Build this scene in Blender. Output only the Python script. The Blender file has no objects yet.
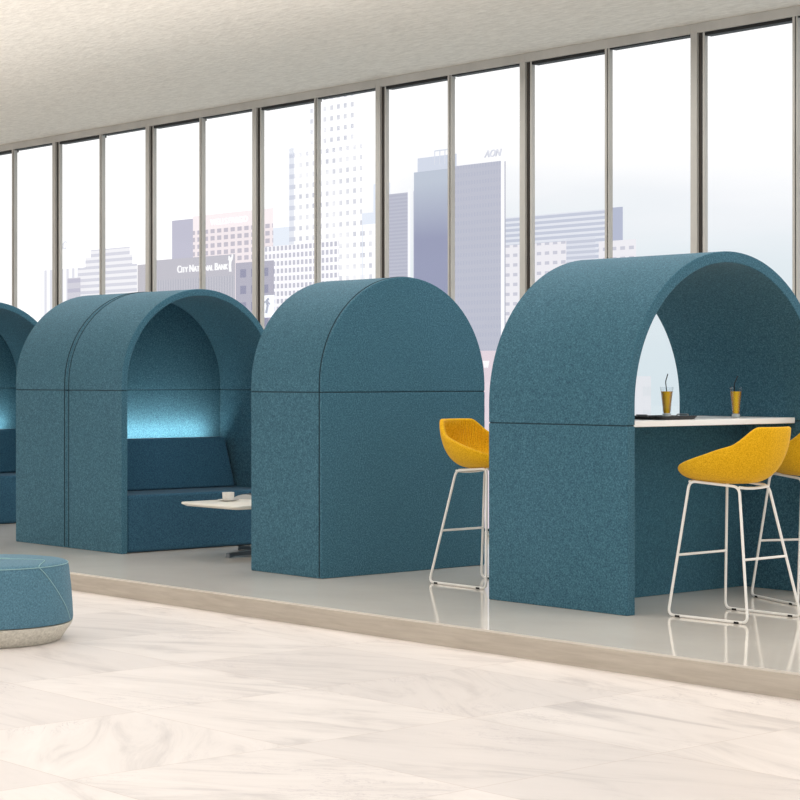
import bpy, bmesh, math, random
from mathutils import Vector, Matrix
random.seed(4)
C = bpy.context.scene.collection
PI = math.pi
CAM_H = 1.4
FLOOR_Z = -0.127

# ------------------------------------------------------------------ helpers
def srgb(r, g, b):
    f = lambda c: (c/255)/12.92 if c/255 <= .04045 else (((c/255)+.055)/1.055)**2.4
    return (f(r), f(g), f(b), 1)

def obj(name, bm, mat, parent=None, smooth=None, bevel=None, segs=3, loc=None):
    bmesh.ops.recalc_face_normals(bm, faces=bm.faces)
    if smooth is not None:
        for f in bm.faces: f.smooth = True
        for e in bm.edges:
            if len(e.link_faces) == 2:
                try:
                    if e.calc_face_angle() > math.radians(smooth): e.smooth = False
                except ValueError:
                    pass
    me = bpy.data.meshes.new(name)
    bm.to_mesh(me); bm.free()
    me.materials.append(mat)
    o = bpy.data.objects.new(name, me)
    C.objects.link(o)
    if parent is not None: o.parent = parent
    if loc is not None: o.location = loc
    if bevel:
        m = o.modifiers.new('bevel', 'BEVEL')
        m.width = bevel; m.segments = segs; m.limit_method = 'ANGLE'
        m.angle_limit = math.radians(50); m.harden_normals = True
        for p in me.polygons: p.use_smooth = True
    return o

def tag(o, label=None, cat=None, group=None, kind=None):
    if label: o['label'] = label
    if cat: o['category'] = cat
    if group: o['group'] = group
    if kind: o['kind'] = kind
    return o

def thing(name, loc, rz, label, cat, group=None):
    o = bpy.data.objects.new(name, None)
    C.objects.link(o)
    o.empty_display_size = .1
    o.location = loc; o.rotation_euler = (0, 0, rz)
    return tag(o, label, cat, group)

def dup(root, loc, rz, label, group=None):
    r = root.copy(); C.objects.link(r)
    r.location = loc; r.rotation_euler = (0, 0, rz)
    r['label'] = label
    if group: r['group'] = group
    for ch in list(root.children):
        c = ch.copy(); C.objects.link(c); c.parent = r
        for g in list(ch.children):
            d = g.copy(); C.objects.link(d); d.parent = c
    return r

def box(bm, x0, x1, y0, y1, z0, z1):
    v = [bm.verts.new((x, y, z)) for x in (x0, x1) for y in (y0, y1) for z in (z0, z1)]
    for q in ((0,1,3,2), (4,6,7,5), (0,4,5,1), (2,3,7,6), (0,2,6,4), (1,5,7,3)):
        bm.faces.new([v[i] for i in q])
    return bm

def prism(bm, pts, x0, x1):
    """convex polygon in (y, z) pulled along x"""
    a = [bm.verts.new((x0, y, z)) for y, z in pts]
    b = [bm.verts.new((x1, y, z)) for y, z in pts]
    bm.faces.new(a); bm.faces.new(b[::-1])
    n = len(pts)
    for i in range(n):
        bm.faces.new((a[i], b[i], b[(i+1) % n], a[(i+1) % n]))
    return bm

def shell(bm, outer, inner, x0, x1):
    """band between two open (y, z) paths pulled along x"""
    rows = []
    for (oy, oz), (iy, iz) in zip(outer, inner):
        rows.append([bm.verts.new(p) for p in ((x0, oy, oz), (x1, oy, oz), (x1, iy, iz), (x0, iy, iz))])
    for r, s in zip(rows, rows[1:]):
        for k in range(4):
            bm.faces.new((r[k], r[(k+1) % 4], s[(k+1) % 4], s[k]))
    bm.faces.new(rows[0]); bm.faces.new(rows[-1][::-1])
    return bm

def lathe(bm, prof, n=48, cap=True):
    rings = []
    for r, z in prof:
        rings.append([bm.verts.new((r*math.cos(2*PI*i/n), r*math.sin(2*PI*i/n), z)) for i in range(n)])
    for a, b in zip(rings, rings[1:]):
        for i in range(n):
            bm.faces.new((a[i], a[(i+1) % n], b[(i+1) % n], b[i]))
    if cap:
        bm.faces.new(rings[0]); bm.faces.new(rings[-1])
    return bm

def tube(bm, pts, r, n=10, closed=False):
    pts = [Vector(p) for p in pts]
    N = len(pts); rings = []; up = None
    for i, p in enumerate(pts):
        if closed: t = (pts[(i+1) % N]-pts[i-1]).normalized()
        else: t = (pts[min(i+1, N-1)]-pts[max(i-1, 0)]).normalized()
        if up is None:
            up = Vector((0, 0, 1)) if abs(t.z) < .9 else Vector((1, 0, 0))
        a = (up - t*up.dot(t)).normalized(); up = a
        b = t.cross(a)
        rings.append([bm.verts.new(p + (a*math.cos(2*PI*k/n)+b*math.sin(2*PI*k/n))*r) for k in range(n)])
    M = N if closed else N-1
    for i in range(M):
        A, B = rings[i], rings[(i+1) % N]
        for k in range(n):
            bm.faces.new((A[k], A[(k+1) % n], B[(k+1) % n], B[k]))
    if not closed:
        bm.faces.new(rings[0]); bm.faces.new(rings[-1])
    return bm

def rounded(pts, rad, n=6, closed=False):
    """polyline with its corners rounded"""
    pts = [Vector(p) for p in pts]; out = []
    N = len(pts)
    for i, p in enumerate(pts):
        if not closed and i in (0, N-1):
            out.append(p); continue
        a = pts[i-1]; b = pts[(i+1) % N]
        da = (a-p); db = (b-p)
        r = min(rad, da.length*.45, db.length*.45)
        s = p+da.normalized()*r; e = p+db.normalized()*r
        for k in range(n+1):
            t = k/n
            out.append(s*(1-t)**2+p*2*t*(1-t)+e*t*t)
    return out

# ------------------------------------------------------------------ materials
def newmat(name):
    m = bpy.data.materials.new(name); m.use_nodes = True
    nt = m.node_tree
    for n in list(nt.nodes): nt.nodes.remove(n)
    out = nt.nodes.new('ShaderNodeOutputMaterial')
    return m, nt, out

def N(nt, typ, **kw):
    n = nt.nodes.new(typ)
    for k, v in kw.items():
        if k in n.inputs: n.inputs[k].default_value = v
        else: setattr(n, k, v)
    return n

def plain(name, col, rough=.5, metal=0, spec=.5, emis=None, estr=0, trans=0, ior=1.45):
    m, nt, out = newmat(name)
    b = N(nt, 'ShaderNodeBsdfPrincipled')
    b.inputs['Base Color'].default_value = col
    b.inputs['Roughness'].default_value = rough
    b.inputs['Metallic'].default_value = metal
    b.inputs['Specular IOR Level'].default_value = spec
    b.inputs['Transmission Weight'].default_value = trans
    b.inputs['IOR'].default_value = ior
    if emis:
        b.inputs['Emission Color'].default_value = emis
        b.inputs['Emission Strength'].default_value = estr
    nt.links.new(b.outputs[0], out.inputs[0])
    return m

def ramp(nt, stops, interp='LINEAR'):
    r = nt.nodes.new('ShaderNodeValToRGB')
    r.color_ramp.interpolation = interp
    e = r.color_ramp.elements
    while len(e) > 1: e.remove(e[-1])
    e[0].position, e[0].color = stops[0]
    for p, c in stops[1:]:
        k = e.new(p); k.color = c
    return r

def math_n(nt, op, a, b=None, c=None):
    n = nt.nodes.new('ShaderNodeMath'); n.operation = op
    for i, v in enumerate((a, b, c)):
        if v is None: continue
        if isinstance(v, (int, float)): n.inputs[i].default_value = v
        else: nt.links.new(v, n.inputs[i])
    return n.outputs[0]

def fabric(name, dark, mid, light, scale=95, bump=.25, sheen=.1):
    m, nt, out = newmat(name)
    tc = N(nt, 'ShaderNodeTexCoord')
    n1 = N(nt, 'ShaderNodeTexNoise', Scale=scale, Detail=3.0, Roughness=.65)
    n2 = N(nt, 'ShaderNodeTexNoise', Scale=1.6, Detail=2.0)
    nt.links.new(tc.outputs['Object'], n1.inputs['Vector'])
    nt.links.new(tc.outputs['Object'], n2.inputs['Vector'])
    r = ramp(nt, [(.34, dark), (.5, mid), (.68, light)])
    nt.links.new(n1.outputs['Fac'], r.inputs['Fac'])
    mx = N(nt, 'ShaderNodeMixRGB', blend_type='MULTIPLY', Fac=.25)
    r2 = ramp(nt, [(.3, (.75, .85, .85, 1)), (.7, (1.1, 1.05, 1.1, 1))])
    nt.links.new(n2.outputs['Fac'], r2.inputs['Fac'])
    nt.links.new(r.outputs[0], mx.inputs[1]); nt.links.new(r2.outputs[0], mx.inputs[2])
    b = N(nt, 'ShaderNodeBsdfPrincipled', Roughness=.95)
    b.inputs['Specular IOR Level'].default_value = .12
    b.inputs['Sheen Weight'].default_value = sheen
    b.inputs['Sheen Roughness'].default_value = .5
    bp = N(nt, 'ShaderNodeBump', Strength=bump, Distance=.004)
    nt.links.new(n1.outputs['Fac'], bp.inputs['Height'])
    nt.links.new(bp.outputs[0], b.inputs['Normal'])
    nt.links.new(mx.outputs[0], b.inputs['Base Color'])
    nt.links.new(b.outputs[0], out.inputs[0])
    return m

M = {}
M['felt'] = fabric('teal_felt', srgb(44, 80, 97), srgb(61, 102, 120), srgb(84, 128, 144), scale=105)
M['felt_dark'] = fabric('navy_teal_felt', srgb(36, 68, 88), srgb(48, 86, 108), srgb(64, 106, 128), scale=120)
M['pouf'] = fabric('blue_pouf_felt', srgb(72, 108, 126), srgb(86, 124, 142), srgb(100, 140, 158), scale=120)
M['piping'] = plain('dark_piping', srgb(24, 50, 60), .9)
M['yellow'] = fabric('mustard_felt', srgb(206, 150, 10), srgb(228, 172, 22), srgb(242, 190, 44), scale=130, sheen=.1)
M['white_metal'] = plain('white_powder_coated_steel', srgb(240, 238, 234), .35)
M['black_rubber'] = plain('black_rubber', srgb(16, 16, 16), .6)
M['white_top'] = plain('white_laminate', srgb(255, 254, 253), .35)
M['table_white'] = plain('cream_laminate', srgb(238, 234, 224), .4)
M['dark_steel'] = plain('dark_steel', srgb(112, 116, 118), .3, metal=.8)
M['china'] = plain('white_china', srgb(236, 232, 226), .25)
M['tray'] = plain('black_tray', srgb(34, 34, 36), .2)
M['paper'] = plain('newsprint', srgb(186, 188, 188), .7)
M['ink'] = plain('newsprint_ink', srgb(70, 76, 82), .7)
M['straw'] = plain('black_straw', srgb(18, 20, 22), .4)
M['thread'] = plain('pale_thread', srgb(150, 186, 190), .8)
M['led'] = plain('led_diffuser', (1, 1, 1, 1), .5, emis=srgb(190, 235, 250), estr=2.0)

def glass_clear(name, tint=(1, 1, 1, 1), gl=.06):
    m, nt, out = newmat(name)
    t = N(nt, 'ShaderNodeBsdfTransparent'); t.inputs[0].default_value = tint
    g = N(nt, 'ShaderNodeBsdfGlossy', Roughness=.02)
    fr = N(nt, 'ShaderNodeLayerWeight', Blend=.3)
    mul = math_n(nt, 'MULTIPLY', fr.outputs['Facing'], gl)
    mix = N(nt, 'ShaderNodeMixShader')
    nt.links.new(mul, mix.inputs[0])
    nt.links.new(t.outputs[0], mix.inputs[1]); nt.links.new(g.outputs[0], mix.inputs[2])
    nt.links.new(mix.outputs[0], out.inputs[0])
    return m
M['pane'] = glass_clear('window_glass', (1, 1, 1, 1), .03)
M['tumbler'] = glass_clear('drinking_glass', (.965, .975, .98, 1), .25)

def amber():
    m, nt, out = newmat('amber_drink')
    b = N(nt, 'ShaderNodeBsdfPrincipled', Roughness=.08)
    lw = N(nt, 'ShaderNodeLayerWeight', Blend=.5)
    r = ramp(nt, [(0, srgb(240, 196, 40)), (.22, srgb(206, 150, 18)), (.45, srgb(130, 88, 10)), (.8, srgb(190, 136, 16)), (1, srgb(84, 54, 8))])  # bright and dark streaks of light painted in by viewing angle
    nt.links.new(lw.outputs['Facing'], r.inputs['Fac'])
    nt.links.new(r.outputs[0], b.inputs['Base Color'])
    b.inputs['Emission Color'].default_value = srgb(205, 150, 10); b.inputs['Emission Strength'].default_value = .05  # slight glow added to brighten the drink
    nt.links.new(b.outputs[0], out.inputs[0])
    return m
M['amber'] = amber()

def marble_floor():
    """square marble slabs, each slab with its own vein direction and tone"""
    m, nt, out = newmat('marble_tiles')
    tc = N(nt, 'ShaderNodeTexCoord')
    sp = N(nt, 'ShaderNodeSeparateXYZ'); nt.links.new(tc.outputs['Object'], sp.inputs[0])
    px, py = 1.12, 1.04
    u = math_n(nt, 'DIVIDE', math_n(nt, 'ADD', sp.outputs[0], 7.58+px*60), px)
    v = math_n(nt, 'DIVIDE', math_n(nt, 'SUBTRACT', sp.outputs[1], 5.04-py*60), py)
    iu = math_n(nt, 'FLOOR', u); iv = math_n(nt, 'FLOOR', v)
    fu = math_n(nt, 'FRACT', u); fv = math_n(nt, 'FRACT', v)
    cell = N(nt, 'ShaderNodeCombineXYZ')
    nt.links.new(iu, cell.inputs[0]); nt.links.new(iv, cell.inputs[1])
    wn = N(nt, 'ShaderNodeTexWhiteNoise', noise_dimensions='3D')
    nt.links.new(cell.outputs[0], wn.inputs['Vector'])
    spc = N(nt, 'ShaderNodeSeparateColor'); nt.links.new(wn.outputs['Color'], spc.inputs[0])
    # per slab rotation + shift of the vein field
    ang = math_n(nt, 'MULTIPLY', math_n(nt, 'SUBTRACT', spc.outputs[0], .5), 1.3)
    rot = N(nt, 'ShaderNodeVectorRotate', rotation_type='Z_AXIS')
    nt.links.new(tc.outputs['Object'], rot.inputs['Vector']); nt.links.new(ang, rot.inputs['Angle'])
    off = N(nt, 'ShaderNodeVectorMath', operation='SCALE'); off.inputs['Scale'].default_value = 17
    nt.links.new(wn.outputs['Color'], off.inputs[0])
    add = N(nt, 'ShaderNodeVectorMath', operation='ADD')
    nt.links.new(rot.outputs[0], add.inputs[0]); nt.links.new(off.outputs[0], add.inputs[1])
    mp = N(nt, 'ShaderNodeMapping')
    mp.inputs['Rotation'].default_value = (0, 0, .75)
    mp.inputs['Scale'].default_value = (.75, 3.4, 1)
    nt.links.new(add.outputs[0], mp.inputs[0])
    n1 = N(nt, 'ShaderNodeTexNoise', Scale=1.3, Detail=8.0, Roughness=.62, Distortion=1.0)
    nt.links.new(mp.outputs[0], n1.inputs['Vector'])
    n2 = N(nt, 'ShaderNodeTexNoise', Scale=2.2, Detail=9.0, Roughness=.7, Distortion=.6)
    nt.links.new(mp.outputs[0], n2.inputs['Vector'])
    base = ramp(nt, [(.32, srgb(210, 203, 200)), (.47, srgb(233, 226, 222)), (.64, srgb(241, 234, 230))])
    nt.links.new(n1.outputs['Fac'], base.inputs['Fac'])
    vein = ramp(nt, [(.492, (0, 0, 0, 1)), (.5, (1, 1, 1, 1)), (.512, (0, 0, 0, 1))])
    nt.links.new(n2.outputs['Fac'], vein.inputs['Fac'])
    msk = ramp(nt, [(.5, (0, 0, 0, 1)), (.62, (1, 1, 1, 1))])
    n3 = N(nt, 'ShaderNodeTexNoise', Scale=.9, Detail=2.0)
    nt.links.new(add.outputs[0], n3.inputs['Vector']); nt.links.new(n3.outputs['Fac'], msk.inputs['Fac'])
    vf = math_n(nt, 'MULTIPLY', math_n(nt, 'MULTIPLY', vein.outputs[0], msk.outputs[0]), .65)
    mx = N(nt, 'ShaderNodeMixRGB'); mx.inputs[2].default_value = srgb(176, 166, 170)
    nt.links.new(vf, mx.inputs[0]); nt.links.new(base.outputs[0], mx.inputs[1])
    # soft grey clouds on some slabs
    cl = math_n(nt, 'MULTIPLY', math_n(nt, 'GREATER_THAN', spc.outputs[1], .62), math_n(nt, 'MULTIPLY', n1.outputs['Fac'], .38))
    mx2 = N(nt, 'ShaderNodeMixRGB'); mx2.inputs[2].default_value = srgb(196, 188, 186)
    nt.links.new(cl, mx2.inputs[0]); nt.links.new(mx.outputs[0], mx2.inputs[1])
    # joints
    eu = math_n(nt, 'MINIMUM', fu, math_n(nt, 'SUBTRACT', 1, fu))
    ev = math_n(nt, 'MINIMUM', fv, math_n(nt, 'SUBTRACT', 1, fv))
    j = math_n(nt, 'LESS_THAN', math_n(nt, 'MINIMUM', eu, ev), .0022)
    mx3 = N(nt, 'ShaderNodeMixRGB'); mx3.inputs[2].default_value = srgb(205, 192, 184)
    nt.links.new(math_n(nt, 'MULTIPLY', j, .8), mx3.inputs[0]); nt.links.new(mx2.outputs[0], mx3.inputs[1])
    b = N(nt, 'ShaderNodeBsdfPrincipled', Roughness=.34)
    b.inputs['Specular IOR Level'].default_value = .35
    nt.links.new(mx3.outputs[0], b.inputs['Base Color'])
    nt.links.new(b.outputs[0], out.inputs[0])
    return m
M['marble'] = marble_floor()

def stone(name, a, b_, scale, rough, spec=.5, stretch=(1, 1, 1), detail=6, bump=0):
    m, nt, out = newmat(name)
    tc = N(nt, 'ShaderNodeTexCoord')
    mp = N(nt, 'ShaderNodeMapping'); mp.inputs['Scale'].default_value = stretch
    nt.links.new(tc.outputs['Object'], mp.inputs[0])
    n = N(nt, 'ShaderNodeTexNoise', Scale=scale, Detail=float(detail), Roughness=.6, Distortion=.3)
    nt.links.new(mp.outputs[0], n.inputs['Vector'])
    r = ramp(nt, [(.3, a), (.7, b_)])
    nt.links.new(n.outputs['Fac'], r.inputs['Fac'])
    b = N(nt, 'ShaderNodeBsdfPrincipled', Roughness=rough)
    b.inputs['Specular IOR Level'].default_value = spec
    nt.links.new(r.outputs[0], b.inputs['Base Color'])
    if bump:
        bp = N(nt, 'ShaderNodeBump', Strength=bump, Distance=.02)
        nt.links.new(n.outputs['Fac'], bp.inputs['Height']); nt.links.new(bp.outputs[0], b.inputs['Normal'])
    nt.links.new(b.outputs[0], out.inputs[0])
    return m
M['platform'] = stone('polished_grey_floor', srgb(216, 210, 201), srgb(230, 224, 215), .7, .08, .45)
M['fascia'] = stone('taupe_step_face', srgb(176, 166, 153), srgb(194, 185, 172), 3.0, .5, .3, (1, 1, 14))
M['ceiling'] = stone('board_marked_concrete', srgb(206, 198, 188), srgb(230, 223, 213), 13.0, .9, .1, (.8, 2.6, 1), 10, .55)
M['pouf_base'] = stone('speckled_cream_base', srgb(190, 186, 174), srgb(226, 222, 210), 60, .8, .2)
M['frame'] = stone('brushed_aluminium_frame', srgb(172, 167, 160), srgb(200, 195, 188), 1.2, .38, .5, (1, 1, .3))
M['frame_dark'] = plain('dark_bronze_track', srgb(66, 60, 55), .35, metal=.3)
M['gasket'] = plain('black_gasket', srgb(14, 13, 13), .6)
M['yard'] = None

def facade(name, wall, win, px=0, pz=0, fx=.5, fz=.5, x0=0, z0=0, emis=.45, win2=None, var=.0):
    """wall with a grid of windows in world metres; daylight haze over the city is painted in as emission"""
    m, nt, out = newmat(name)
    geo = N(nt, 'ShaderNodeNewGeometry')
    sp = N(nt, 'ShaderNodeSeparateXYZ'); nt.links.new(geo.outputs['Position'], sp.inputs[0])
    fac = None
    if px:
        u = math_n(nt, 'FRACT', math_n(nt, 'DIVIDE', math_n(nt, 'ADD', sp.outputs[0], 2000-x0), px))
        fac = math_n(nt, 'LESS_THAN', u, fx)
    if pz:
        w = math_n(nt, 'FRACT', math_n(nt, 'DIVIDE', math_n(nt, 'ADD', sp.outputs[2], 2000-z0), pz))
        f2 = math_n(nt, 'LESS_THAN', w, fz)
        fac = f2 if fac is None else math_n(nt, 'MULTIPLY', fac, f2)
    mix = N(nt, 'ShaderNodeMixRGB'); mix.inputs[1].default_value = wall; mix.inputs[2].default_value = win
    if fac is None: mix.inputs[0].default_value = 0
    else:
        if var:
            nz = N(nt, 'ShaderNodeTexNoise', Scale=.12, Detail=3.0)
            nt.links.new(geo.outputs['Position'], nz.inputs['Vector'])
            rr = ramp(nt, [(.35, (1-var, 1-var, 1-var, 1)), (.65, (1, 1, 1, 1))])
            nt.links.new(nz.outputs['Fac'], rr.inputs['Fac'])
            fac = math_n(nt, 'MULTIPLY', fac, rr.outputs[0])
        nt.links.new(fac, mix.inputs[0])
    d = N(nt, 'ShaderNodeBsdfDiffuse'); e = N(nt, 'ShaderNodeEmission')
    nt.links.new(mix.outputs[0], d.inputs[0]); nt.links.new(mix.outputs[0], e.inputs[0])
    e.inputs[1].default_value = 1.1  # walls glow by themselves to imitate hazy daylight
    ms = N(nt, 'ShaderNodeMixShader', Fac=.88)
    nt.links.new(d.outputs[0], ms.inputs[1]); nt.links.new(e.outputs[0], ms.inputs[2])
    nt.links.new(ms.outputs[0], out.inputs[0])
    return m

# ------------------------------------------------------------------ setting
X0, X1 = -33.35, 3.13
YW = 12.03                                   # inner face of the window wall
CEIL = 4.2
def struct(name, bm, mat, parent=None, **k):
    o = obj(name, bm, mat, parent, **k)
    if parent is None: o['kind'] = 'structure'
    return o
struct('floor', box(bmesh.new(), X0, X1, -6, 7.61, FLOOR_Z-.1, FLOOR_Z), M['marble'])
pl = struct('platform', box(bmesh.new(), X0, X1, 7.6, YW+.2, FLOOR_Z-.05, 0), M['platform'])
struct('trim_1', box(bmesh.new(), X0, X1, 7.588, 7.602, FLOOR_Z, -.012), M['fascia'], bevel=.002)
struct('ceiling', box(bmesh.new(), X0, X1, -6, YW+.02, CEIL, CEIL+.25), M['ceiling'])
struct('ceiling_edge', box(bmesh.new(), X0, X1, YW+.02, YW+.3, CEIL-.02, CEIL+.25), M['frame']).name = 'trim_2'

# window bays: a mullion pair, two panes, header and sill
PITCH = 1.919
def window_bay(n, x):
    w = thing('window_%d' % n, (x, YW, 0), 0, None, None)
    w['kind'] = 'structure'
    top = CEIL
    bm = bmesh.new()
    # header and sill of the bay
    box(bm, .055, PITCH-.012, 0, .055, top-.075, top)
    box(bm, .055, PITCH-.012, .02, .055, 0, .05)
    obj('window_frame', bm, M['frame'], w, bevel=.003)
    # dark recessed track above the panes: deeper over the left sash
    bm = bmesh.new()
    box(bm, .118, .985, .02, .10, top-.102, top-.075)
    obj('track', bm, M['gasket'], w)
    bm = bmesh.new()
    box(bm, 1.022, PITCH, .02, .10, top-.085, top-.075)
    obj('track', bm, M['gasket'], w)
    bm = bmesh.new()
    box(bm, .118, PITCH, .02, .08, .05, .066)
    obj('track', bm, M['gasket'], w)
    # major mullion: pale front face then stepped darker reveals
    bm = bmesh.new()
    box(bm, -.012, .055, 0, .055, 0, top)
    m = obj('mullion', bm, M['frame'], w, bevel=.003)
    bm = bmesh.new(); box(bm, .055, .085, .025, .055, 0, top-.01)
    obj('reveal', bm, M['frame_dark'], m)
    bm = bmesh.new(); box(bm, .085, .098, .023, .055, 0, top-.01)
    obj('gasket', bm, M['gasket'], m)
    bm = bmesh.new(); box(bm, .098, .118, .018, .06, 0, top-.01)
    obj('sash_stile', bm, M['frame'], m, bevel=.003)
    # slender minor mullion
    bm = bmesh.new(); box(bm, .982, 1.004, .005, .055, .05, top-.05)
    m2 = obj('mullion', bm, M['frame'], w, bevel=.003)
    bm = bmesh.new(); box(bm, 1.004, 1.011, .015, .05, .05, top-.07)
    obj('gasket', bm, M['gasket'], m2)
    bm = bmesh.new(); box(bm, 1.011, 1.024, .012, .06, .05, top-.07)
    obj('sash_stile', bm, M['frame'], m2, bevel=.003)
    for a, b in ((.108, .99), (1.018, PITCH)):
        obj('glass_pane', box(bmesh.new(), a, b, .036, .042, .055, top-.08), M['pane'], w)
    return w
for i in range(19):
    window_bay(i+1, -12.14 + PITCH*(i-11))

# ------------------------------------------------------------------ arched booths
R, T = .785, .055
def arch_pts(r, zs, z0, n=40, close_bottom=True):
    pts = [(-r, z0)] if z0 < zs else []
    a0 = PI
    for i in range(n+1):
        a = PI - PI*i/n
        pts.append((r*math.cos(a), zs + r*math.sin(a)))
    if z0 < zs: pts.append((r, z0))
    return pts

def make_booth(label):
    t = thing('sofa_booth', (0, 0, 0), 0, label, 'booth', 'arched blue felt sofa booths')
    zs, seam, dp = 1.345, 1.302, .82
    # canopy
    obj('arch_canopy', shell(bmesh.new(), arch_pts(R, zs, seam), arch_pts(R-T, zs, seam), -dp+.03, 0),
        M['felt'], t, smooth=35, bevel=.006)
    for s in (-1, 1):
        a, b = sorted((s*R, s*(R-T)))
        obj('side_panel', box(bmesh.new(), -dp+.03, 0, a, b, 0, seam-.005), M['felt'], t, bevel=.006)
    # back board and its lining, above and below the seam
    obj('back_panel', prism(bmesh.new(), arch_pts(R, zs, seam), -dp, -dp+.03), M['felt'], t, smooth=35, bevel=.008)
    obj('back_panel', box(bmesh.new(), -dp, -dp+.03, -R, R, 0, seam-.005), M['felt'], t, bevel=.008)
    obj('back_lining', prism(bmesh.new(), arch_pts(R-T-.002, zs, seam), -dp+.03, -dp+.06), M['felt'], t, smooth=35, bevel=.004)
    obj('back_lining', box(bmesh.new(), -dp+.03, -dp+.06, -R+T+.002, R-T-.002, .46, seam-.004), M['felt'], t, bevel=.004)
    # piping along the back corner
    p = [(-dp+.03, y, z) for y, z in [(-R-.0005, .01)] + arch_pts(R+.0005, zs, seam) + [(R+.0005, .01)]]
    obj('piping', tube(bmesh.new(), p, .0035, 8), M['piping'], t, smooth=60)
    # dark shadow seam
    bm = bmesh.new()
    for s in (-1, 1):
        a, b = sorted((s*(R-.006), s*(R-T+.006)))
        box(bm, -dp+.02, -.006, a, b, seam-.006, seam+.001)
    box(bm, -dp+.006, -dp+.054, -R+.006, R-.006, seam-.006, seam+.001)
    obj('seam', bm, M['piping'], t)
    # bench
    w = R-T-.004
    obj('seat', box(bmesh.new(), -dp+.06, -.012, -w, w, 0.005, .465), M['felt_dark'], t, bevel=.025, segs=4)
    bm = bmesh.new()
    prism(bm, [(-.0, 0)]*0 or [(0, 0), (1, 0), (1, 1), (0, 1)], 0, 1)   # unit block, reshaped below
    bm.verts.ensure_lookup_table()
    for v in bm.verts:
        x, y, z = v.co
        zz = .467 + z*.425
        front = -.48 - z*.13
        back = -.70
        v.co = (front if x > .5 else back, (-w+.03)+y*(2*w-.06-.02*z), zz)
    obj('back_cushion', bm, M['felt_dark'], t, bevel=.02, segs=4)
    obj('light_strip', box(bmesh.new(), -.742, -.715, -.56, .56, .84, .852), M['led'], t, bevel=.002)
    return t

YB = 9.455
booths = []
b0 = make_booth('teal arched sofa booth open towards the low coffee table, lit seat back facing right')
b0.location = (-13.24, YB, 0)
dup(b0, (-14.883, YB, 0), PI, 'teal arched booth set back to back on the left of the lit open booth')
dup(b0, (-16.69, YB, 0), 0, 'teal arched sofa booth cut off by the left edge of the picture')
dup(b0, (-11.51, YB-.02, 0), PI, 'teal arched booth with closed flat back, between the coffee table and yellow stool')
for bx, rz in ((-13.24, 0), (-16.69, 0), (-14.883, PI), (-11.51, PI)):
    L = bpy.data.lights.new('booth_glow', 'AREA')
    L.shape = 'RECTANGLE'; L.size = 1.15; L.size_y = .05
    L.energy = 5.4; L.color = (.98, 1.0, .93)
    o = bpy.data.objects.new('booth_glow', L); C.objects.link(o)
    s = 1 if rz == 0 else -1
    o.location = (bx - s*.635, YB, .915)
    d = Vector((-s*.75, 0, .66))
    o.rotation_euler = d.to_track_quat('-Z', 'Y').to_euler()

# bar booth: open tunnel with a high table on a centre panel
def make_bar_booth():
    R2, zs, seam = .95, 1.235, 1.12
    cx, cy = -7.84, 9.60
    D = 1.175; T2 = .07
    t = thing('bar_booth', (cx, cy, 0), 0, 'largest teal felt arch open at both ends around a white bar table', 'booth')
    obj('arch_canopy', shell(bmesh.new(), arch_pts(R2, zs, seam, 56), arch_pts(R2-T2, zs, seam, 56), -D, 0),
        M['felt'], t, smooth=35, bevel=.006)
    for s in (-1, 1):
        a, b = sorted((s*R2, s*(R2-T2)))
        obj('side_panel', box(bmesh.new(), -D, 0, a, b, 0, seam-.005), M['felt'], t, bevel=.006)
    for s in (-1, 1):
        a, b = sorted((s*(R2-.006), s*(R2-T2+.006)))
        obj('seam', box(bmesh.new(), -D+.006, -.006, a, b, seam-.006, seam+.001), M['piping'], t)
    w = R2-T2-.002
    obj('divider_panel', box(bmesh.new(), -.68, -.62, -w, w, 0.0, 1.1025), M['felt_dark2'], t, bevel=.005)
    obj('tabletop', box(bmesh.new(), -1.11, -.18, -w, w, 1.103, 1.141), M['white_top'], t, bevel=.004)
    return t
M['felt_dark2'] = fabric('deep_teal_felt', srgb(44, 80, 96), srgb(58, 100, 118), srgb(76, 122, 138), scale=120)
make_bar_booth()

# ------------------------------------------------------------------ bar stools
def smooth01(t): t = max(0, min(1, t)); return t*t*(3-2*t)
def rim(phi):
    """phi 0 = front (+x), pi = back; plan position and height of the rim"""
    c, s = math.cos(phi), math.sin(phi)
    n = 2.6
    k = (abs(c)**n + abs(s)**n)**(-1/n)
    x = k*c; y = k*s
    ax = .345 if x > 0 else .295
    t = abs(((phi+PI) % (2*PI))-PI)/PI          # 0 front, 1 back
    wy = .262 - .05*smooth01((t-.5)/.5) - .035*smooth01((.3-t)/.3)
    z = .838 + .168*max(0, min(1, (t-.12)/.56)) + .10*smooth01((t-.65)/.16)
    # upper back leans backwards a little
    return x*ax - .045*smooth01((t-.5)/.4), y*wy, z

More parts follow.
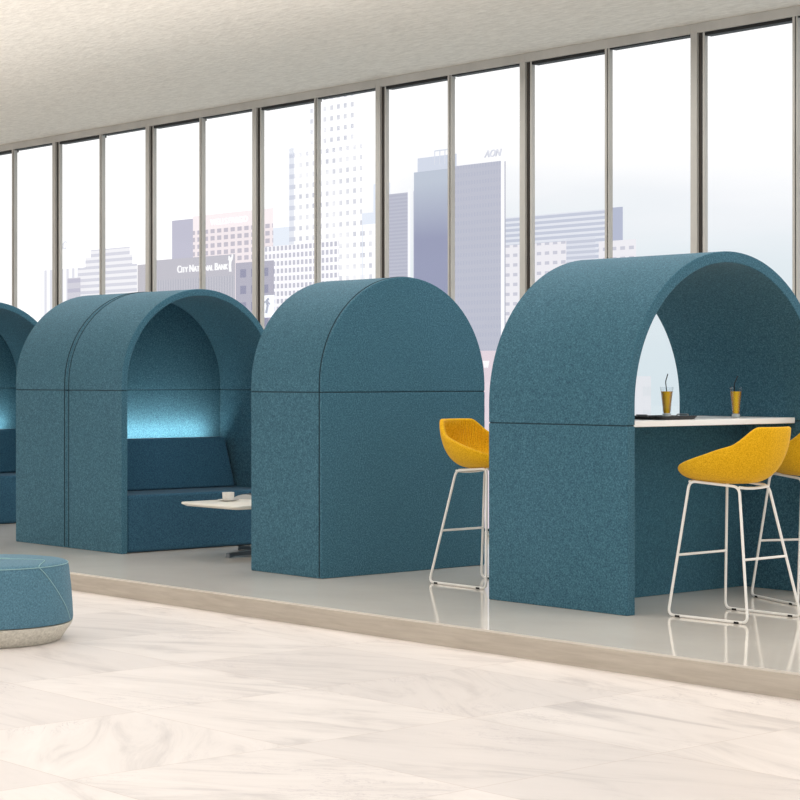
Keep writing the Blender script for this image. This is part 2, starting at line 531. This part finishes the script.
def make_stool(label):
    t = thing('bar_stool', (0, 0, 0), 0, label, 'stool', 'mustard yellow bar stools with white wire legs')
    # outer shell
    NP = 120
    def rings(scale_fn, zbot, inset, steps, zof, n1, n2):
        out = []
        for j in range(steps):
            s = j/(steps-1)*.985
            a = s*PI/2
            k = max(math.cos(a), 0)**n1; h = math.sin(a)**n2
            ring = []
            for i in range(NP):
                ph = 2*PI*i/NP
                x, y, z = rim(ph)
                L = math.hypot(x, y); f = (L-inset)/L
                x *= f; y *= f
                zz = z+zof + (zbot-z-zof)*h
                kk = scale_fn(k, s)
                ring.append((x*kk + (1-kk)*(.0), y*kk, zz))
            out.append(ring)
        return out
    outer = rings(lambda k, s: k, .782, 0, 16, 0, .62, 1.15)
    inner = rings(lambda k, s: k, .842, .034, 16, .0, .50, 1.0)
    bm = bmesh.new()
    def ringverts(R_): return [[bm.verts.new(p) for p in r] for r in R_]
    O = ringverts(outer)
    # rounded lip
    lip = []
    for q in range(1, 5):
        a = q/5*PI
        ring = []
        for i in range(NP):
            ph = 2*PI*i/NP; x, y, z = rim(ph); L = math.hypot(x, y)
            d = .017*(1-math.cos(a)); f = (L-d)/L
            ring.append(bm.verts.new((x*f, y*f, z+.014*math.sin(a))))
        lip.append(ring)
    I0 = [bm.verts.new(p) for p in inner[0]]
    seq = list(reversed(O)) + lip + [I0]
    for a, b in zip(seq, seq[1:]):
        for i in range(NP):
            bm.faces.new((a[i], a[(i+1) % NP], b[(i+1) % NP], b[i]))
    bm.faces.new(seq[0])
    obj('shell', bm, M['yellow'], t, smooth=50)
    # ribbed lining
    bm = bmesh.new(); rr = []
    NI = 640
    for j in range(18):
        s = j/17*.985; a = s*PI/2
        k = max(math.cos(a), 0)**.5; h = math.sin(a)
        ring = []
        for i in range(NI):
            ph = 2*PI*i/NI; x, y, z = rim(ph)
            tb = abs(((ph+PI) % (2*PI))-PI)/PI
            rib = .0042*math.cos(ph*80)*smooth01((tb-.3)/.1)*min(1, (1-s)*2)*min(1, s*12)
            L = math.hypot(x, y); f = (L-.034+rib)/L
            ring.append(bm.verts.new((x*f*k, y*f*k, z+(.842-z)*h)))
        rr.append(ring)
    for a, b in zip(rr, rr[1:]):
        for i in range(NI):
            bm.faces.new((a[i], b[i], b[(i+1) % NI], a[(i+1) % NI]))
    bm.faces.new(rr[-1])
    o = obj('ribbed_lining', bm, M['yellow'], t, smooth=60)
    # sled frame (forward = +x)
    r = .0085
    FX, RX, HY, HF = .288, -.29, .245, .262              # front foot, rear foot, half width
    TF, TR, TY = .20, -.14, .172              # tops
    zt = .772; zt_f = .795
    for s in (-1, 1):
        # front leg + runner + rear leg as one bent rod, the top rail closes it
        loop = [(TF, s*TY, zt_f), (FX, s*HF, r), (RX, s*HY, r), (TR, s*(TY-.038), zt)]
        p = rounded(loop, .045, 8, closed=True)
        bmx = tube(bmesh.new(), p, r, 10, closed=True)
        o = obj('leg_frame', bmx, M['white_metal'], t, smooth=60)
        for fx, fy in ((FX-.075, HF-.002), (RX+.075, HY+.002)):
            bmf = bmesh.new(); box(bmf, fx-.018, fx+.018, s*fy-.0098, s*fy+.0098, 0, r+.004)
            obj('foot_glide', bmf, M['black_rubber'], o, bevel=.002)
    zf = .36
    def legat(top, bot, z): return top + (bot-top)*(zt-z)/(zt-r)
    for tx, bx, ty in ((TF, FX, TY), (TR, RX, TY-.038)):
        x = legat(tx, bx, zf); yy = legat(ty, HF if tx == TF else HY, zf)+.004
        obj('footrest', tube(bmesh.new(), [(x, -yy, zf), (x, yy, zf)], .0075, 10), M['white_metal'], t, smooth=60)
    TZ = TY-.038
    p = [(TR, TZ, zt-.004), (TR, TZ*.5, zt-.010), (TR, 0, zt-.012), (TR, -TZ*.5, zt-.010), (TR, -TZ, zt-.004)]
    obj('rear_rail', tube(bmesh.new(), p, r, 10), M['white_metal'], t, smooth=60)
    zt = zt_f
    p = [(TF, TY, zt-.004), (TF, TY*.5, zt+.004), (TF, 0, zt+.006), (TF, -TY*.5, zt+.004), (TF, -TY, zt-.004)]
    obj('front_rail', tube(bmesh.new(), p, r, 10), M['white_metal'], t, smooth=60)
    return t
st = make_stool('mustard bar stool fully in view in front of the white bar table')
st.location = (-7.40, 9.10, 0); st.rotation_euler = (0, 0, PI)
dup(st, (-7.66, 10.16, 0), PI-math.radians(24), 'mustard bar stool cut off by the right edge of the picture')
dup(st, (-9.71, 9.28, 0), 0, 'mustard bar stool with ribbed inner back showing, half hidden behind the bar booth')

# ------------------------------------------------------------------ drinks and tray on the bar table
TT = 1.141
def make_drink(label, h=.2):
    t = thing('drinking_glass', (0, 0, 0), 0, label, 'glass', 'tall glasses of amber drink')
    pr = lambda z: .0245 + .0185*(z/h)**1.5 + .004*max(0, 1-z/.05)**2          # flared wall
    zs = [h*i/14 for i in range(15)]
    prof = [(.0275, 0), (.029, .003), (.029, .012)] + [(pr(z), z) for z in zs if z > .015]
    inner = [(pr(z)-.0022, z) for z in reversed(zs) if z > .03]
    obj('glass_body', lathe(bmesh.new(), prof+inner+[(.004, .028)], 40), M['tumbler'], t, smooth=50)
    liq = [(pr(z)-.003, z) for z in zs if .029 < z < h*.86]
    obj('drink', lathe(bmesh.new(), [(.02, .027)]+liq, 40), M['amber'], t, smooth=50)
    obj('glass_foot', lathe(bmesh.new(), [(.024, .001), (.0285, .003), (.0275, .012), (.0255, .024), (.02, .0255)], 40), M['foot_glass'], t, smooth=50)
    return t
M['foot_glass'] = plain('thick_glass_foot', srgb(190, 196, 196), .08)
def straw(loc, lean, label):
    L = .19
    p = [(0, 0, 0), (lean[0]*.7, lean[1]*.7, L), (lean[0]*.7+lean[2], lean[1]*.7+lean[3], L+.05)]
    o = obj('drinking_straw', tube(bmesh.new(), rounded(p, .01), .0032, 8), M['straw'], None, smooth=60, loc=loc)
    return tag(o, label, 'straw', 'black drinking straws')
d1 = make_drink('tall glass of amber drink standing on the black tray'); d1.location = (-8.20, 9.415, TT+.0125); d1.scale = (1, 1, .95)
d2 = dup(d1, (-8.25, 10.155, TT), 0, 'tall glass of amber drink on bare white tabletop, right of the tray'); d2.scale = (1, 1, 1)
straw((-8.185, 9.42, TT+.045), (-.02, -.025, .006, .014), 'black straw in the amber drink standing on the tray')
straw((-8.25, 10.145, TT+.032), (.0, -.01, .012, .02), 'black straw in the amber drink on the bare tabletop')
tr = thing('serving_tray', (-8.20, 9.375, TT), 0, 'black serving tray at the left end of the white bar table', 'tray')
bm = bmesh.new()
def rrect(w, d, r, n=6):
    pts = []
    for cx, cy, a0 in ((w-r, d-r, 0), (-w+r, d-r, PI/2), (-w+r, -d+r, PI), (w-r, -d+r, 1.5*PI)):
        for i in range(n+1):
            a = a0+PI/2*i/n; pts.append((cx+r*math.cos(a), cy+r*math.sin(a)))
    return pts
rings = []
for w, z in ((-.012, 0), (.0, .004), (.012, .022), (.010, .023), (-.004, .012), (-.03, .0105)):
    rings.append([bm.verts.new((x, y, z)) for x, y in rrect(.14+w, .175+w, .05)])
for a, b in zip(rings, rings[1:]):
    n = len(a)
    for i in range(n): bm.faces.new((a[i], a[(i+1) % n], b[(i+1) % n], b[i]))
bm.faces.new(rings[0]); bm.faces.new(rings[-1])
obj('tray_dish', bm, M['tray'], tr, smooth=50)
for s in (-1, 1):
    p = rounded([(-.045, s*.182, .02), (-.045, s*.197, .03), (.045, s*.197, .03), (.045, s*.182, .02)], .012)
    obj('handle', tube(bmesh.new(), p, .004, 8), M['dark_steel'], tr, smooth=60)
s_ = obj('napkin', box(bmesh.new(), -.045, .045, -.05, .05, 0, .006), plain('pale_napkin', srgb(205, 205, 200), .8), None, bevel=.002, loc=(-8.17, 9.50, TT+.0125))
tag(s_, 'folded pale napkin lying on the black tray beside the glass', 'napkin')

# ------------------------------------------------------------------ coffee table between the booths
ct = thing('coffee_table', (-12.37, 9.47, 0), 0, 'low cream coffee table between the two facing sofa booths', 'table')
bm = bmesh.new()
pts = rrect(.375, .60, .06)
rows = []
for k, z in ((-.03, .402), (0, .418), (0, .428), (-.004, .432)):
    rows.append([bm.verts.new((x*(1+k/.4), y*(1+k/.6), z)) for x, y in pts])
for a, b in zip(rows, rows[1:]):
    n = len(a)
    for i in range(n): bm.faces.new((a[i], a[(i+1) % n], b[(i+1) % n], b[i]))
bm.faces.new(rows[0]); bm.faces.new(rows[-1])
obj('tabletop', bm, M['table_white'], ct, smooth=40)
obj('column', lathe(bmesh.new(), [(.06, .04), (.03, .05), (.028, .385), (.09, .39), (.09, .402)], 32), M['dark_steel'], ct, smooth=40, loc=(-.07, .14, 0))
for k in range(4):
    bm = bmesh.new()
    n = 8; prev = None
    Lk = (.49, .49, .49, .49)[k]
    rows = []
    for i in range(n+1):
        s = i/n; x = .03+(Lk-.03)*s; w = .04-.012*s; z1 = .06-.025*s; z0 = .0 if i == n else .012
        rows.append([bm.verts.new((x, -w, z0)), bm.verts.new((x, w, z0)), bm.verts.new((x, w*.8, z1)), bm.verts.new((x, -w*.8, z1))])
    for a, b in zip(rows, rows[1:]):
        for j in range(4): bm.faces.new((a[j], a[(j+1) % 4], b[(j+1) % 4], b[j]))
    bm.faces.new(rows[0]); bm.faces.new(rows[-1])
    bmesh.ops.rotate(bm, verts=bm.verts, cent=(0, 0, 0), matrix=Matrix.Rotation(k*PI/2, 3, 'Z'))
    o = obj('foot', bm, M['dark_steel'], ct, bevel=.004, loc=(-.07, .14, 0))
cp = thing('coffee_cup', (-12.565, 9.22, .4395), 0, 'white coffee cup on the near end of the low coffee table', 'cup')
obj('cup_body', lathe(bmesh.new(), [(.034, 0), (.042, .004), (.046, .02), (.048, .062), (.0455, .062), (.043, .02), (.034, .008), (.004, .006)], 40), M['china'], cp, smooth=50)
p = [(.043+.024*math.sin(a)*1.0, 0, .034+.018*math.cos(a)) for a in [PI*i/12 for i in range(13)]]
obj('handle', tube(bmesh.new(), p, .0035, 8), M['china'], cp, smooth=60)
cp.rotation_euler = (0, 0, -1.0)
sc_ = obj('saucer', lathe(bmesh.new(), [(.03, 0), (.042, .0), (.084, .010), (.084, .0125), (.043, .0065), (.004, .0062)], 48), M['china'], None, smooth=50, loc=(-12.565, 9.22, .4325))
tag(sc_, 'white saucer under the coffee cup', 'saucer')
nw = thing('newspaper', (-12.72, 9.60, .4325), .35, 'folded grey newspaper lying behind the coffee cup', 'newspaper')
bm = bmesh.new(); 
rows = []
for i in range(13):
    s = i/12; x = -.11+.22*s; z = .006+.030*math.sin(PI*s)**.8
    rows.append([bm.verts.new((x, -.15, 0)), bm.verts.new((x, .15, 0)), bm.verts.new((x, .15, z)), bm.verts.new((x, -.15, z))])
for a, b in zip(rows, rows[1:]):
    for j in range(4): bm.faces.new((a[j], a[(j+1) % 4], b[(j+1) % 4], b[j]))
bm.faces.new(rows[0]); bm.faces.new(rows[-1])
obj('pages', bm, M['paper'], nw, smooth=40)
bm = bmesh.new()
for k in range(5):
    box(bm, -.05, .05, -.13+k*.055, -.10+k*.055, .030, .0365)
obj('printed_columns', bm, M['ink'], nw)

# ------------------------------------------------------------------ pouf
pf = thing('pouf', (-10.235, 5.783, FLOOR_Z), 0, 'round blue felt pouf on a speckled cream base on the marble floor', 'pouf')
zb = .105
obj('base', lathe(bmesh.new(), [(.36, 0), (.405, .0), (.418, .008), (.478, .095), (.484, zb+.004), (.45, zb+.01)], 96), M['pouf_base'], pf, smooth=50)
prof = [(.47, zb+.008), (.484, zb+.012), (.487, zb+.03), (.484, .2), (.477, .3), (.468, .38), (.462, .43), (.455, .448), (.442, .458), (.40, .464), (.30, .469), (.15, .472), (.02, .473)]
obj('cushion', lathe(bmesh.new(), prof, 96), M['pouf'], pf, smooth=50)
ring = [(.4575*math.cos(2*PI*i/96), .4575*math.sin(2*PI*i/96), .4485) for i in range(96)]
obj('stitching', tube(bmesh.new(), ring, .0022, 6, True), M['thread'], pf, smooth=60)
rv = Vector((.659, .752, 0)); cv = Vector((.752, -.659, 0))
for flip in (1, -1):
    p = []
    run = [(-.12+.42*k/10, .02) for k in range(11)] + [(.325, .03), (.338, .06), (.344, .12), (.347, .20), (.349, .27)]
    for x, y in run:                                         # straight over the top, then a turn towards the rim
        q = (rv*x + cv*y)*flip
        L = q.length; z = .4745 - .0085*(L/.4)**2
        p.append(q+Vector((0, 0, z)))
    a_edge = .87
    q1 = (rv*math.sin(a_edge)+cv*math.cos(a_edge))*flip
    p.append(q1*.453+Vector((0, 0, .456)))
    for i in range(13):                                      # down the side
        s = i/12; an = a_edge + .60*s**.9; z = .445-(.445-.125)*s
        r_ = .462+.024*min(1, (1-(z-.12)/.33)*1.3)
        q = (rv*math.sin(an)+cv*math.cos(an))*flip
        p.append(q*(r_+.001)+Vector((0, 0, z)))
    obj('stitching', tube(bmesh.new(), p, .0022, 6), M['thread'], pf, smooth=60)

# ------------------------------------------------------------------ city outside
GZ = -45
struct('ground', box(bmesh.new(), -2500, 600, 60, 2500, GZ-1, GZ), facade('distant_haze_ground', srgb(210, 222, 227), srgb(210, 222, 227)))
def block(bm, x0, x1, y, z0, z1, depth=14):
    """street block whose flanks run away from the street at the grid's own angle"""
    v = Vector(((x0+x1)/2, y)).normalized()*depth
    a = [(x0, y), (x1, y), (x1+v.x, y+v.y), (x0+v.x, y+v.y)]
    lo = [bm.verts.new((p[0], p[1], z0)) for p in a]; hi = [bm.verts.new((p[0], p[1], z1)) for p in a]
    bm.faces.new(lo[::-1]); bm.faces.new(hi)
    for i in range(4): bm.faces.new((lo[i], lo[(i+1) % 4], hi[(i+1) % 4], hi[i]))
    return bm
def building(label, Y, cx):
    return thing('office_building', (0, 0, 0), 0, label, 'building')
def bpart(name, parent, mat, *blocks):
    bm = bmesh.new()
    for b in blocks: block(bm, *b)
    return obj(name, bm, mat, parent)
def text_curve(text, size, extrude, shear, small_caps):
    cu = bpy.data.curves.new('lettering', 'FONT'); cu.body = text; cu.size = size
    cu.extrude = extrude; cu.shear = shear
    if small_caps:
        cu.small_caps_scale = .76
        for f in cu.body_format: f.use_small_caps = True
    return cu
def word_mesh(text, size, extrude, shear, small_caps):
    cu = text_curve(text, size, extrude, shear, small_caps)
    tmp = bpy.data.objects.new('lettering', cu); C.objects.link(tmp)
    dg = bpy.context.evaluated_depsgraph_get()
    me = bpy.data.meshes.new_from_object(tmp.evaluated_get(dg))
    bpy.data.objects.remove(tmp)
    return me
def sign(name, text, parent, x, y, z, size, mat, shear=0, small_caps=False, width=None, extrude=.15):
    ms = [word_mesh(w_, size, extrude, shear, small_caps) for w_ in text.split()]
    sp_ = [(min(v.co.x for v in m_.vertices), max(v.co.x for v in m_.vertices)) for m_ in ms]
    total = sum(b-a for a, b in sp_) + .32*size*(len(ms)-1)
    k = width/total if width else 1
    pos = 0
    for m_, (a, b) in zip(ms, sp_):
        for v in m_.vertices: v.co = ((v.co.x-a)*k, -v.co.z, v.co.y)
        m_.materials.clear(); m_.materials.append(mat)
        o = bpy.data.objects.new(name, m_); C.objects.link(o); o.parent = parent
        o.location = (x+pos*k, y, z)
        pos += b-a+.32*size

F = facade
# pale striped slab far left
b = building('very pale building with vertical grey stripes at the far left of the skyline', 0, 0)
bpart('tower', b, F('striped', srgb(250, 250, 252), srgb(222, 222, 230), px=3.4, fx=.42), (-567.4, -539.9, 340, GZ, 36.8))
# terraced block
b = building('pale terraced building with banded storeys stepping in towards its top', 0, 0)
tm = F('terraced', srgb(238, 237, 241), srgb(212, 212, 222), pz=1.9, fz=.5, z0=36.2)
bpart('lower_storeys', b, tm, (-528.6, -495.7, 330, GZ, 35.6))
bpart('middle_storeys', b, tm, (-525.1, -498.9, 330.5, 35.6, 38.6))
bpart('top_storeys', b, tm, (-522.8, -501.1, 331, 38.6, 41.0))
bpart('lower_wing', b, F('terr_wing', srgb(206, 204, 214), srgb(190, 188, 204), pz=3, fz=.4), (-531.5, -524, 328, GZ, 32.5))
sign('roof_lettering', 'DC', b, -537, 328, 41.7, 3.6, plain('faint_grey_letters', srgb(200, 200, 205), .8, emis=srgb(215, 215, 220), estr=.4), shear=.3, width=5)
# bank
b = building('low grey bank building carrying white lettering and a figure emblem', 0, 0)
bw = F('bank_wall', srgb(192, 191, 200), srgb(180, 180, 191), px=1.15, fx=.45)
bpart('side_wing', b, F('bank_wing', srgb(192, 189, 196), srgb(192, 189, 196)), (-451.1, -441.5, 300.5, GZ, 32.2))
bpart('facade', b, F('bank_top', srgb(190, 188, 197), srgb(188, 186, 196)), (-441.5, -405.9, 300, 27.6, 33.0))
bpart('lower_facade', b, bw, (-441.5, -405.9, 300, GZ, 27.6))
bpart('right_wing', b, F('bank_right', srgb(178, 176, 190), srgb(150, 150, 172), px=4.6, pz=4.2, fx=.55, fz=.5, x0=-405, z0=23.5), (-405.9, -390, 300.2, GZ, 30.7))
wl = F('white_letters', srgb(250, 250, 252), srgb(250, 250, 252))
sign('lettering', 'City National Bank', b, -430.9, 299.6, 29.2, 2.7, wl, small_caps=True, width=22.4)
# emblem: a small standing figure with raised arms
bm = bmesh.new()
ex, ey, ez = -407.4, 299.6, 28.6
tube(bm, [(ex, ey, ez), (ex-.2, ey, ez+1.6), (ex, ey, ez+2.6)], .33, 8)
tube(bm, [(ex, ey, ez+2.4), (ex+.7, ey, ez+3.2), (ex+.9, ey, ez+4.3)], .22, 8)
tube(bm, [(ex, ey, ez+2.4), (ex-.6, ey, ez+3.1), (ex-.5, ey, ez+4.0)], .2, 8)
bmesh.ops.create_uvsphere(bm, u_segments=12, v_segments=8, radius=.42, matrix=Matrix.Translation((ex+.1, ey, ez+3.2)))
obj('emblem', bm, wl, b, smooth=60)
bm = bmesh.new(); box(bm, -393.6, -388.8, 299.2, 299.5, 16.5, 22.0)
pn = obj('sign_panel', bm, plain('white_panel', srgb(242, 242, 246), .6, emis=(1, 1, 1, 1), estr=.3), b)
bm = bmesh.new()
tube(bm, [(-391.6, 299, 17.6), (-391.0, 299, 19.4), (-391.5, 299, 20.6), (-390.6, 299, 21.2)], .28, 8)
tube(bm, [(-392.4, 299, 20.2), (-391.3, 299, 20.6), (-390.2, 299, 19.8)], .22, 8)
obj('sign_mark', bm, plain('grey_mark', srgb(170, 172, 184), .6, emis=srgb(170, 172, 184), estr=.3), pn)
# pink gridded office
b = building('pale pink office building with a grid of square windows behind the bank', 0, 0)
bpart('blank_flank', b, F('flank', srgb(190, 189, 205), srgb(190, 189, 205)), (-520.8, -509.3, 360, GZ, 51.5))
bpart('facade', b, F('pink_grid', srgb(240, 230, 233), srgb(194, 189, 200), px=3.5, pz=2.25, fx=.62, fz=.6, x0=-509.3+.4, z0=47.6-1.5), (-509.3, -468, 360, GZ, 47.6))
bpart('parapet', b, F('pink_top', srgb(247, 237, 239), srgb(246, 232, 234)), (-509.3, -468, 360, 47.6, 52.2))
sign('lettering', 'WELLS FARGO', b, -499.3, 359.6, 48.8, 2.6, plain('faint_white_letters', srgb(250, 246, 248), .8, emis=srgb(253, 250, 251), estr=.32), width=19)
# tall white tower
b = building('very tall white tower with tiny windows fading into the bright sky', 0, 0)
tw = lambda n, x0: F(n, srgb(253, 253, 254), srgb(204, 206, 216), px=3.6, pz=3.6, fx=.42, fz=.42, x0=x0, var=.7)
bpart('lower_shaft', b, tw('tower_a', -533), (-534.3, -498.0, 420, GZ, 79.9))
bpart('upper_shaft', b, tw('tower_b', -531), (-528.2, -500.5, 420.3, 79.9, 116))
bpart('left_corner', b, F('tower_corner', srgb(226, 229, 237), srgb(206, 210, 223), pz=3.6, fz=.42), (-537, -534.3, 420, GZ, 80.6))
bpart('right_wing', b, tw('tower_c', -500), (-498.0, -487.5, 420.3, GZ, 52))
# grid block
b = building('white office block with a dense grid of windows in front of the tall tower', 0, 0)
bpart('facade', b, F('grid', srgb(250, 249, 252), srgb(196, 196, 208), px=1.72, pz=2.0, fx=.6, fz=.6, x0=-420, z0=35.1), (-420.0, -388.5, 320, GZ, 36.4))
# hazy far blocks
b = building('hazy blue block left of the tall tower, far away', 0, 0)
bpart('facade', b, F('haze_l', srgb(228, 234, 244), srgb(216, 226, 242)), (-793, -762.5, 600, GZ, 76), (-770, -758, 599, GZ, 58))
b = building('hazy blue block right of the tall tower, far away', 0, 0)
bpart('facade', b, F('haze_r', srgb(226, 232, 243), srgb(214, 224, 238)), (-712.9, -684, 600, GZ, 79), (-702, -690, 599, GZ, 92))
# grey tower
b = building('slim grey banded tower left of the dark blue slab tower', 0, 0)
bpart('facade', b, F('grey_tower', srgb(186, 188, 202), srgb(178, 180, 196), pz=.9, fz=.5), (-381.8, -373.4, 330, GZ, 48.3))
bpart('corner_strip', b, F('strip_w', srgb(246, 247, 252), srgb(246, 247, 252)), (-373.4, -372.4, 330, GZ, 49))
bpart('right_flank', b, F('grey_flank', srgb(204, 206, 220), srgb(204, 206, 220)), (-372.4, -368.5, 331, GZ, 48.6))
# blue slab
b = building('dark blue-grey slab tower with a paler box on its roof', 0, 0)
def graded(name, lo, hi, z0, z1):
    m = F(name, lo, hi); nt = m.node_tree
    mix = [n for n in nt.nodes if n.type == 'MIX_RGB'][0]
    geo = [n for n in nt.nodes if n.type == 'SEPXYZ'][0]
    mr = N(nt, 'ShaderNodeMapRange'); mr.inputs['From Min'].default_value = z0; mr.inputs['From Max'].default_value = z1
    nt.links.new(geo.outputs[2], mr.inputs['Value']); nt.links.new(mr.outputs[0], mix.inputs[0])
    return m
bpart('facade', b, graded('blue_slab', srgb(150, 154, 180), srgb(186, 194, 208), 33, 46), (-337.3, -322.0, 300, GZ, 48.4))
bpart('roof_box', b, F('penthouse', srgb(206, 212, 226), srgb(206, 212, 226)), (-336.6, -323.5, 300.5, 48.4, 51.6))
bm = bmesh.new()
for k in range(4): tube(bm, [(-330+k*1.7, 299.8, 49.5), (-330+k*1.7, 299.8, 52.7)], .12, 6)
tube(bm, [(-330, 299.8, 52.7), (-324.6, 299.8, 52.7)], .16, 6)
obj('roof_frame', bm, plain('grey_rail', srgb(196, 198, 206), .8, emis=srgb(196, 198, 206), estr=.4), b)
# AON tower
b = building('wide blue-grey tower with slanted roof lettering and a white corner strip', 0, 0)
bpart('facade', b, F('aon', srgb(186, 188, 202), srgb(180, 183, 199), px=.8, pz=1.6, fx=.5, fz=.5), (-291.2, -277.9, 270, GZ, 44.0))
bpart('corner_strip', b, F('strip_w2', srgb(250, 250, 254), srgb(250, 250, 254)), (-277.9, -276.9, 270, GZ, 44.0))
bpart('edge_fin', b, F('fin', srgb(176, 178, 190), srgb(176, 178, 190)), (-276.9, -276.6, 270, GZ, 43.8))
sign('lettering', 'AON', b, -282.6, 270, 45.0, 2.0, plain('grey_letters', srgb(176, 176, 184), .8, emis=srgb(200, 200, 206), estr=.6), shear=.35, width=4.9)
# banded slab behind residential
b = building('long banded glass building with a darker right end', 0, 0)
bpart('facade', b, F('banded', srgb(224, 227, 235), srgb(194, 199, 214), pz=1.25, fz=.55), (-338.6, -304.2, 330, GZ, 39.7))
bpart('dark_end', b, F('dark_end', srgb(178, 184, 204), srgb(178, 184, 204)), (-304.2, -300.4, 330, GZ, 39.9))
b = building('white residential block with paired small windows, right of the wide blue-grey tower', 0, 0)
rm = F('resid', srgb(234, 232, 237), srgb(200, 200, 212), px=2.4, pz=2.1, fx=.55, fz=.34, x0=-309, z0=28.4)
bpart('left_wing', b, rm, (-309.1, -288.1, 300, GZ, 30.2))
bpart('glass_centre', b, F('mid_band', srgb(218, 221, 231), srgb(196, 200, 214), pz=1.1, fz=.55), (-288.1, -279.8, 299, GZ, 30.6))
bpart('right_wing', b, rm, (-279.8, -269.5, 300, GZ, 29.6))
b = building('pale pink building with a white W, glimpsed between the two right-hand booths', 0, 0)
bpart('facade', b, F('pink_low', srgb(226, 212, 220), srgb(202, 190, 202), px=2.0, pz=2.1, fx=.4, fz=.45, x0=-210.0, z0=-.8), (-214, -203, 200, GZ, .8))
bpart('sign_band', b, F('pink_band', srgb(222, 208, 216), srgb(222, 208, 216)), (-214, -203, 200, .8, 5.4))
sign('lettering', 'W', b, -209.3, 199.8, 2.9, 1.5, wl, width=1.1)
b = building('faint low building seen through the tip of the bar arch', 0, 0)
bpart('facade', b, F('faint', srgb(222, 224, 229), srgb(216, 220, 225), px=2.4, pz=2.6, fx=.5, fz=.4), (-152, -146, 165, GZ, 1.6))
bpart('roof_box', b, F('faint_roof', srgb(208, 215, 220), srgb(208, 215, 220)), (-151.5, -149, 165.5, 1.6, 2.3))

# ------------------------------------------------------------------ sky and light
w = bpy.data.worlds.new('sky'); bpy.context.scene.world = w; w.use_nodes = True
nt = w.node_tree
for n in list(nt.nodes): nt.nodes.remove(n)
out = nt.nodes.new('ShaderNodeOutputWorld'); bg = nt.nodes.new('ShaderNodeBackground')
tc = nt.nodes.new('ShaderNodeTexCoord'); sp = nt.nodes.new('ShaderNodeSeparateXYZ')
nt.links.new(tc.outputs['Generated'], sp.inputs[0])
nz = N(nt, 'ShaderNodeTexNoise', Scale=7.0, Detail=4.0)
mp = N(nt, 'ShaderNodeMapping'); mp.inputs['Scale'].default_value = (1, 1, 4)
nt.links.new(tc.outputs['Generated'], mp.inputs[0]); nt.links.new(mp.outputs[0], nz.inputs['Vector'])
# whiter to the west (-x), cooler low in the north
h = math_n(nt, 'ADD', sp.outputs[2], math_n(nt, 'MULTIPLY', math_n(nt, 'SUBTRACT', nz.outputs['Fac'], .5), .05))
h = math_n(nt, 'ADD', h, math_n(nt, 'MULTIPLY', math_n(nt, 'MAXIMUM', math_n(nt, 'SUBTRACT', math_n(nt, 'MULTIPLY', sp.outputs[0], -1), .74), 0), 1.5))
r = ramp(nt, [(.0, srgb(212, 225, 231)), (.055, srgb(222, 231, 236)), (.085, srgb(238, 241, 245)), (.115, (.98, .98, .99, 1)), (.14, (1.06, 1.06, 1.06, 1)), (.3, (1.1, 1.1, 1.1, 1))])
nt.links.new(h, r.inputs['Fac']); nt.links.new(r.outputs[0], bg.inputs[0])
bg.inputs[1].default_value = 1.05
nt.links.new(bg.outputs[0], out.inputs[0])

def area(loc, aim, sx, sy, e, col=(1, 1, 1)):
    L = bpy.data.lights.new('fill_light', 'AREA'); L.shape = 'RECTANGLE'; L.size = sx; L.size_y = sy  # unseen soft fill added to the room, not a fitting
    L.energy = e; L.color = col
    o = bpy.data.objects.new('fill_light', L); C.objects.link(o); o.location = loc
    o.rotation_euler = (Vector(aim)-Vector(loc)).to_track_quat('-Z', 'Y').to_euler()
    return o
area((-7, 4.2, 4.1), (-7, 4.2, 0), 14, 5, 160, (1, .985, .975))  # added fill that brightens the marble in the foreground
area((-15, 4.5, 2.9), (-15, 4.5, 9), 26, 9, 640, (1, .99, .98))  # added up-facing fill hung in mid-air to brighten the ceiling
area((-11, 10.0, 4.1), (-11, 9.9, 0), 16, 2.2, 225, (1, 1, .99))  # added fill that brightens the platform and booths

# ------------------------------------------------------------------ camera
cam = bpy.data.cameras.new('camera'); co = bpy.data.objects.new('camera', cam); C.objects.link(co)
co.location = (0, 0, CAM_H)
yaw = math.atan2(1730, 1973)                 # angle from the booth row (-x) to the lens axis
fwd = Vector((-math.cos(yaw), math.sin(yaw), 0))
co.rotation_euler = fwd.to_track_quat('-Z', 'Y').to_euler()
cam.sensor_width = 36; cam.sensor_fit = 'HORIZONTAL'
cam.lens = 1973/800*36
cam.shift_y = -(400-378)/800
cam.clip_end = 5000
bpy.context.scene.camera = co
bpy.context.scene.view_settings.view_transform = 'Standard'
bpy.context.scene.view_settings.look = 'None'
